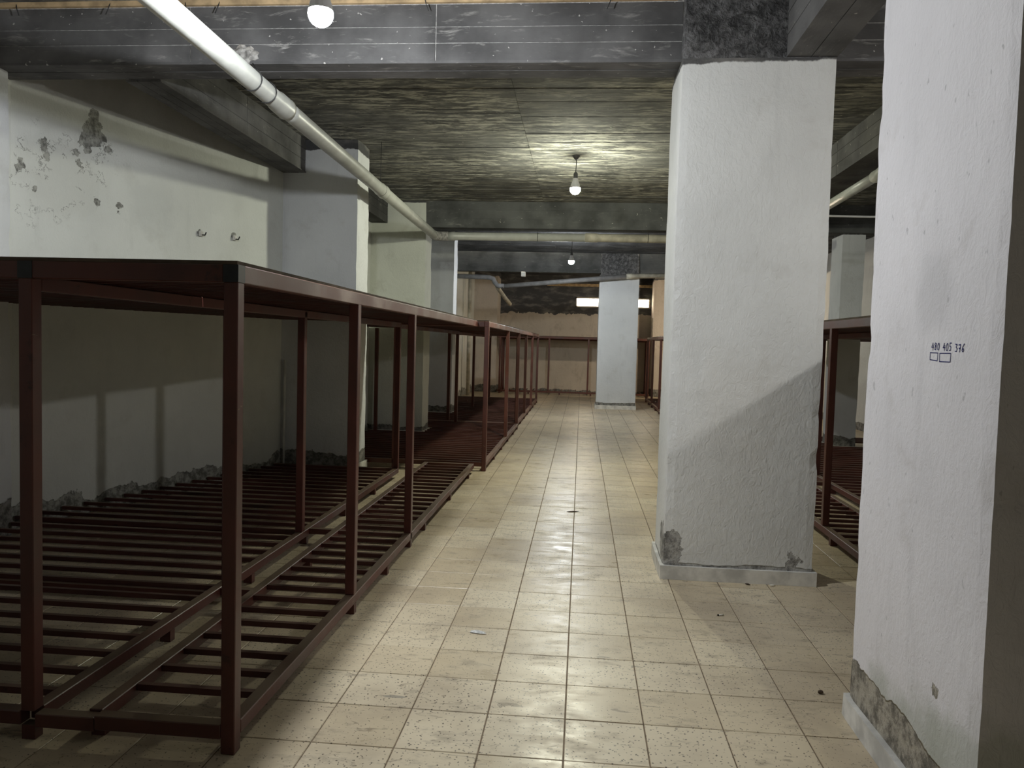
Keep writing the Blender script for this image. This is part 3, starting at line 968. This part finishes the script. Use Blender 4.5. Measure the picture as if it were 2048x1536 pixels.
hp = empty('drain_pipe', (-2.2, 11.6, 3.04))
tag(hp, 'level drain pipe crossing the aisle beneath the middle cross beam', 'pipe')
lp(hp, tubeobj('pipe_elbow', [(-2.236, 11.405, 3.02), (-2.23, 11.50, 3.02), (-2.17, 11.58, 3.025), (-2.05, 11.60, 3.03)], 0.069, M_cement, hp, 14))
lp(hp, tubeobj('pipe_length', [(-2.05, 11.6, 3.03), (-1.95, 11.6, 3.03), (-1.94, 11.6, 3.03), (0.05, 11.6, 3.035)], [0.068, 0.068, 0.060, 0.060], M_pvc, hp, 18))
lp(hp, tubeobj('pipe_length', [(0.0, 11.6, 3.035), (0.18, 11.6, 3.035), (0.19, 11.6, 3.035), (3.4, 11.6, 3.03)], [0.067, 0.067, 0.060, 0.060], M_pvcold, hp, 18))
for x in (-0.70, 0.92, 1.3):
    lp(hp, tubeobj('tie_wire', ring_pts((x, 11.6, 3.035), (1, 0, 0), 0.066), 0.004, M_wire, hp, 6))
    lp(hp, tubeobj('tie_wire', [(x, 11.6, 3.10), (x, 11.6, 3.134)], 0.003, M_wire, hp, 6))

bp = empty('drain_pipe', (-1.85, 17.6, 2.74))
tag(bp, 'sloping grey drain pipe passing in front of the farthest column', 'pipe')
lp(bp, tubeobj('pipe_length', [(-1.86, 17.6, 2.735), (1.02, 17.6, 3.02)], 0.052, M_pvcdark, bp, 14))
lp(bp, tubeobj('pipe_length', [(0.95, 17.6, 3.012), (1.07, 17.6, 3.024), (1.08, 17.6, 3.025), (3.6, 17.6, 3.09)], [0.060, 0.060, 0.052, 0.052], M_pvcold, bp, 14))
lp(bp, tubeobj('pipe_elbow', [(-1.80, 17.6, 2.742), (-1.95, 17.6, 2.75), (-2.02, 17.6, 2.83), (-2.05, 17.6, 2.90), (-2.15, 17.6, 2.935), (-2.95, 17.6, 2.95)], 0.055, M_pvcdark, bp, 14))
lp(bp, tubeobj('tie_wire', [(0.98, 17.60, 3.07), (0.98, 17.66, 3.52)], 0.003, M_wire, bp, 6))
bq = tubeobj('drain_pipe', [(-1.965, 17.668, 2.735), (-1.96, 17.9, 2.70), (-1.90, 18.9, 2.55), (-1.84, 19.6, 2.44)], 0.05, M_pvcold)
tag(bq, 'short stained pipe stub dropping behind the sloping grey pipe', 'pipe')
up = tubeobj('standpipe', [(-3.02, 20.6, 0.02), (-3.02, 20.6, 3.5)], 0.05, M_pvcold)
tag(up, 'upright stained pipe in the far left corner', 'pipe')
rp = empty('drain_pipe', (2.5, 7.4, 2.98))
tag(rp, 'white pipe with an elbow under the beam between the two near columns', 'pipe')
lp(rp, tubeobj('pipe_length', [(2.50, 6.98, 2.975), (2.52, 8.5, 2.97)], 0.045, M_pvc, rp, 14))
lp(rp, tubeobj('pipe_elbow', [(2.50, 7.08, 2.975), (2.50, 6.96, 2.975), (2.505, 6.86, 3.0), (2.51, 6.80, 3.06), (2.51, 6.80, 3.19)], 0.053, M_pvc, rp, 14))
cab = tubeobj('ceiling_cable', [(1.3, 8.0, 2.83), (2.0, 8.0, 2.80), (2.4, 8.0, 2.79), (2.8, 8.0, 2.785), (3.4, 8.0, 2.80), (5.19, 8.0, 2.95)], 0.011, M_cable, None, 8)
tag(cab, 'thin white cable strung across the gap between the two near columns', 'cable')
cab = tubeobj('wall_conduit', [(-3.150, 8.002, 0.05), (-3.146, 8.002, 1.2)], 0.012, M_cable, None, 8)
tag(cab, 'thin white upright conduit in the corner of the left wall beneath the near rack', 'conduit')
jb = box('junction_box', -1.44, -1.34, 17.83, 17.93, 2.99, 3.098, M_cable, bev=0.008)
tag(jb, 'small white junction box hanging below the far cross beam', 'box')
# wall anchors on the left wall
for (wy, z, lab) in ((6.91, 2.375, 'broken wall anchor with a bent wire stub, left of its neighbour on the left wall'), (7.33, 2.395, 'small grey wall anchor block nearer the bluish pilaster')):
    x = wallx(wy)
    an = empty('wall_anchor', (x, wy, z))
    tag(an, lab, 'anchor')
    box('anchor_block', 0.0, 0.022, -0.03, 0.03, -0.025, 0.025, M_plinth, an, 0.004)
    tubeobj('anchor_stub', [(0.0, 0, -0.01), (0.05, 0.0, -0.012), (0.065, -0.008, 0.012)], 0.006, M_wire, an, 8)

# ------------------------------------------------------------------ hanging bulbs
def bulb(label, kind, loc, ceil):
    o = empty('hanging_bulb', loc)
    tag(o, label, 'light bulb', 'bare hanging bulbs')
    bm = bmesh.new()
    prof = [(0.0, -0.062)] + [(0.058 * math.sin(a), -0.004 - 0.058 * math.cos(a)) for a in [math.pi * k / 12 for k in range(1, 8)]]
    lathe(bm, prof, 18)
    frombm('bulb_globe', bm, bulb_mat(kind), o, smooth=True)
    bm = bmesh.new()
    lathe(bm, [(0.0, 0.0105), (0.0565, 0.0105), (0.050, 0.045), (0.034, 0.085), (0.030, 0.115), (0.0, 0.115)], 18)
    frombm('bulb_housing', bm, M_cap, o, smooth=False)
    bm = bmesh.new()
    lathe(bm, [(0.0, 0.115), (0.024, 0.115), (0.024, 0.165), (0.012, 0.185), (0.0, 0.185)], 16)
    frombm('lamp_holder', bm, M_socket, o)
    top = ceil - loc[2]
    tubeobj('cord', [(0, 0, 0.18), (0.004, 0, (0.18 + top) / 2), (0, 0, top - 0.03)], 0.005, M_black, o, 6)
    bm = bmesh.new()
    lathe(bm, [(0.0, top - 0.055), (0.014, top - 0.05), (0.045, top - 0.012), (0.045, top - 0.007), (0.0, top - 0.007)], 16)
    frombm('ceiling_rose', bm, M_socket, o)
    return o
bulb('glaring bare bulb at the top, hanging in front of the nearest cross beam', 'cool', (-1.245, 3.55, 2.935), 3.60)
bulb('bare bulb hanging over the aisle in the middle, below the bright patch of ceiling', 'green', (-0.125, 8.65, 3.16), 3.53)
bulb('bare bulb farthest down the aisle, below the level drain pipe', 'white', (-0.25, 15.2, 3.07), 3.55)
bulb('bare bulb beyond the right edge, over the right-hand racks', 'side', (3.55, 3.0, 2.82), 3.60)
bulb('warm bare bulb hidden behind the farthest column', 'warm', (3.6, 19.6, 3.0), 3.55)

# ------------------------------------------------------------------ litter on the floor
cb = empty('cigarette_butt', (0.79, 4.20, 0.0045), 0.25)
tag(cb, 'white cigarette butt lying on the tiles before the big column', 'cigarette')
tubeobj('filter', [(-0.006, 0, 0), (0.022, 0, 0)], 0.004, M_butt, cb, 10)
tubeobj('ash_end', [(-0.014, 0, 0), (-0.006, 0, 0)], 0.004, M_ash, cb, 10)
def blob(name, label, cat, loc, sx, sy, sz, mat, rz=0.0, seed=0.0, amp=0.35):
    bm = bmesh.new()
    bmesh.ops.create_icosphere(bm, subdivisions=2, radius=1.0)
    for v in bm.verts:
        n = 1 + amp * mnoise.noise(v.co * 2.0 + Vector((seed, 0, 0)))
        v.co = Vector((v.co.x * sx * n, v.co.y * sy * n, max(0.0, (v.co.z * 0.5 + 0.5)) * 2 * sz))
    o = frombm(name, bm, mat, None, loc)
    o.rotation_euler = (0, 0, rz)
    return tag(o, label, cat)
blob('plastic_scrap', 'shiny crumpled scrap of clear plastic on a near floor tile', 'litter', (-0.47, 3.75, 0), 0.042, 0.018, 0.003, M_scrap, -0.25, 2.0, 0.8)
blob('twig', 'small dark twig lying across a tile joint in the aisle', 'litter', (-0.03, 6.65, 0), 0.055, 0.012, 0.004, M_stick, 0.35, 4.0)
blob('pebble', 'dark pebble on the floor beside the near column', 'pebble', (1.05, 3.30, 0), 0.013, 0.010, 0.007, M_stick, 0.3, 6.0)
blob('plaster_crumb', 'brown crumb at the foot of the big column, left of the white one', 'litter', (1.06, 4.79, 0), 0.016, 0.008, 0.005, M_stick, -0.4, 8.0)
blob('plaster_crumb', 'white crumb at the foot of the big column', 'litter', (1.21, 4.795, 0), 0.018, 0.009, 0.005, M_butt, 0.1, 9.0)
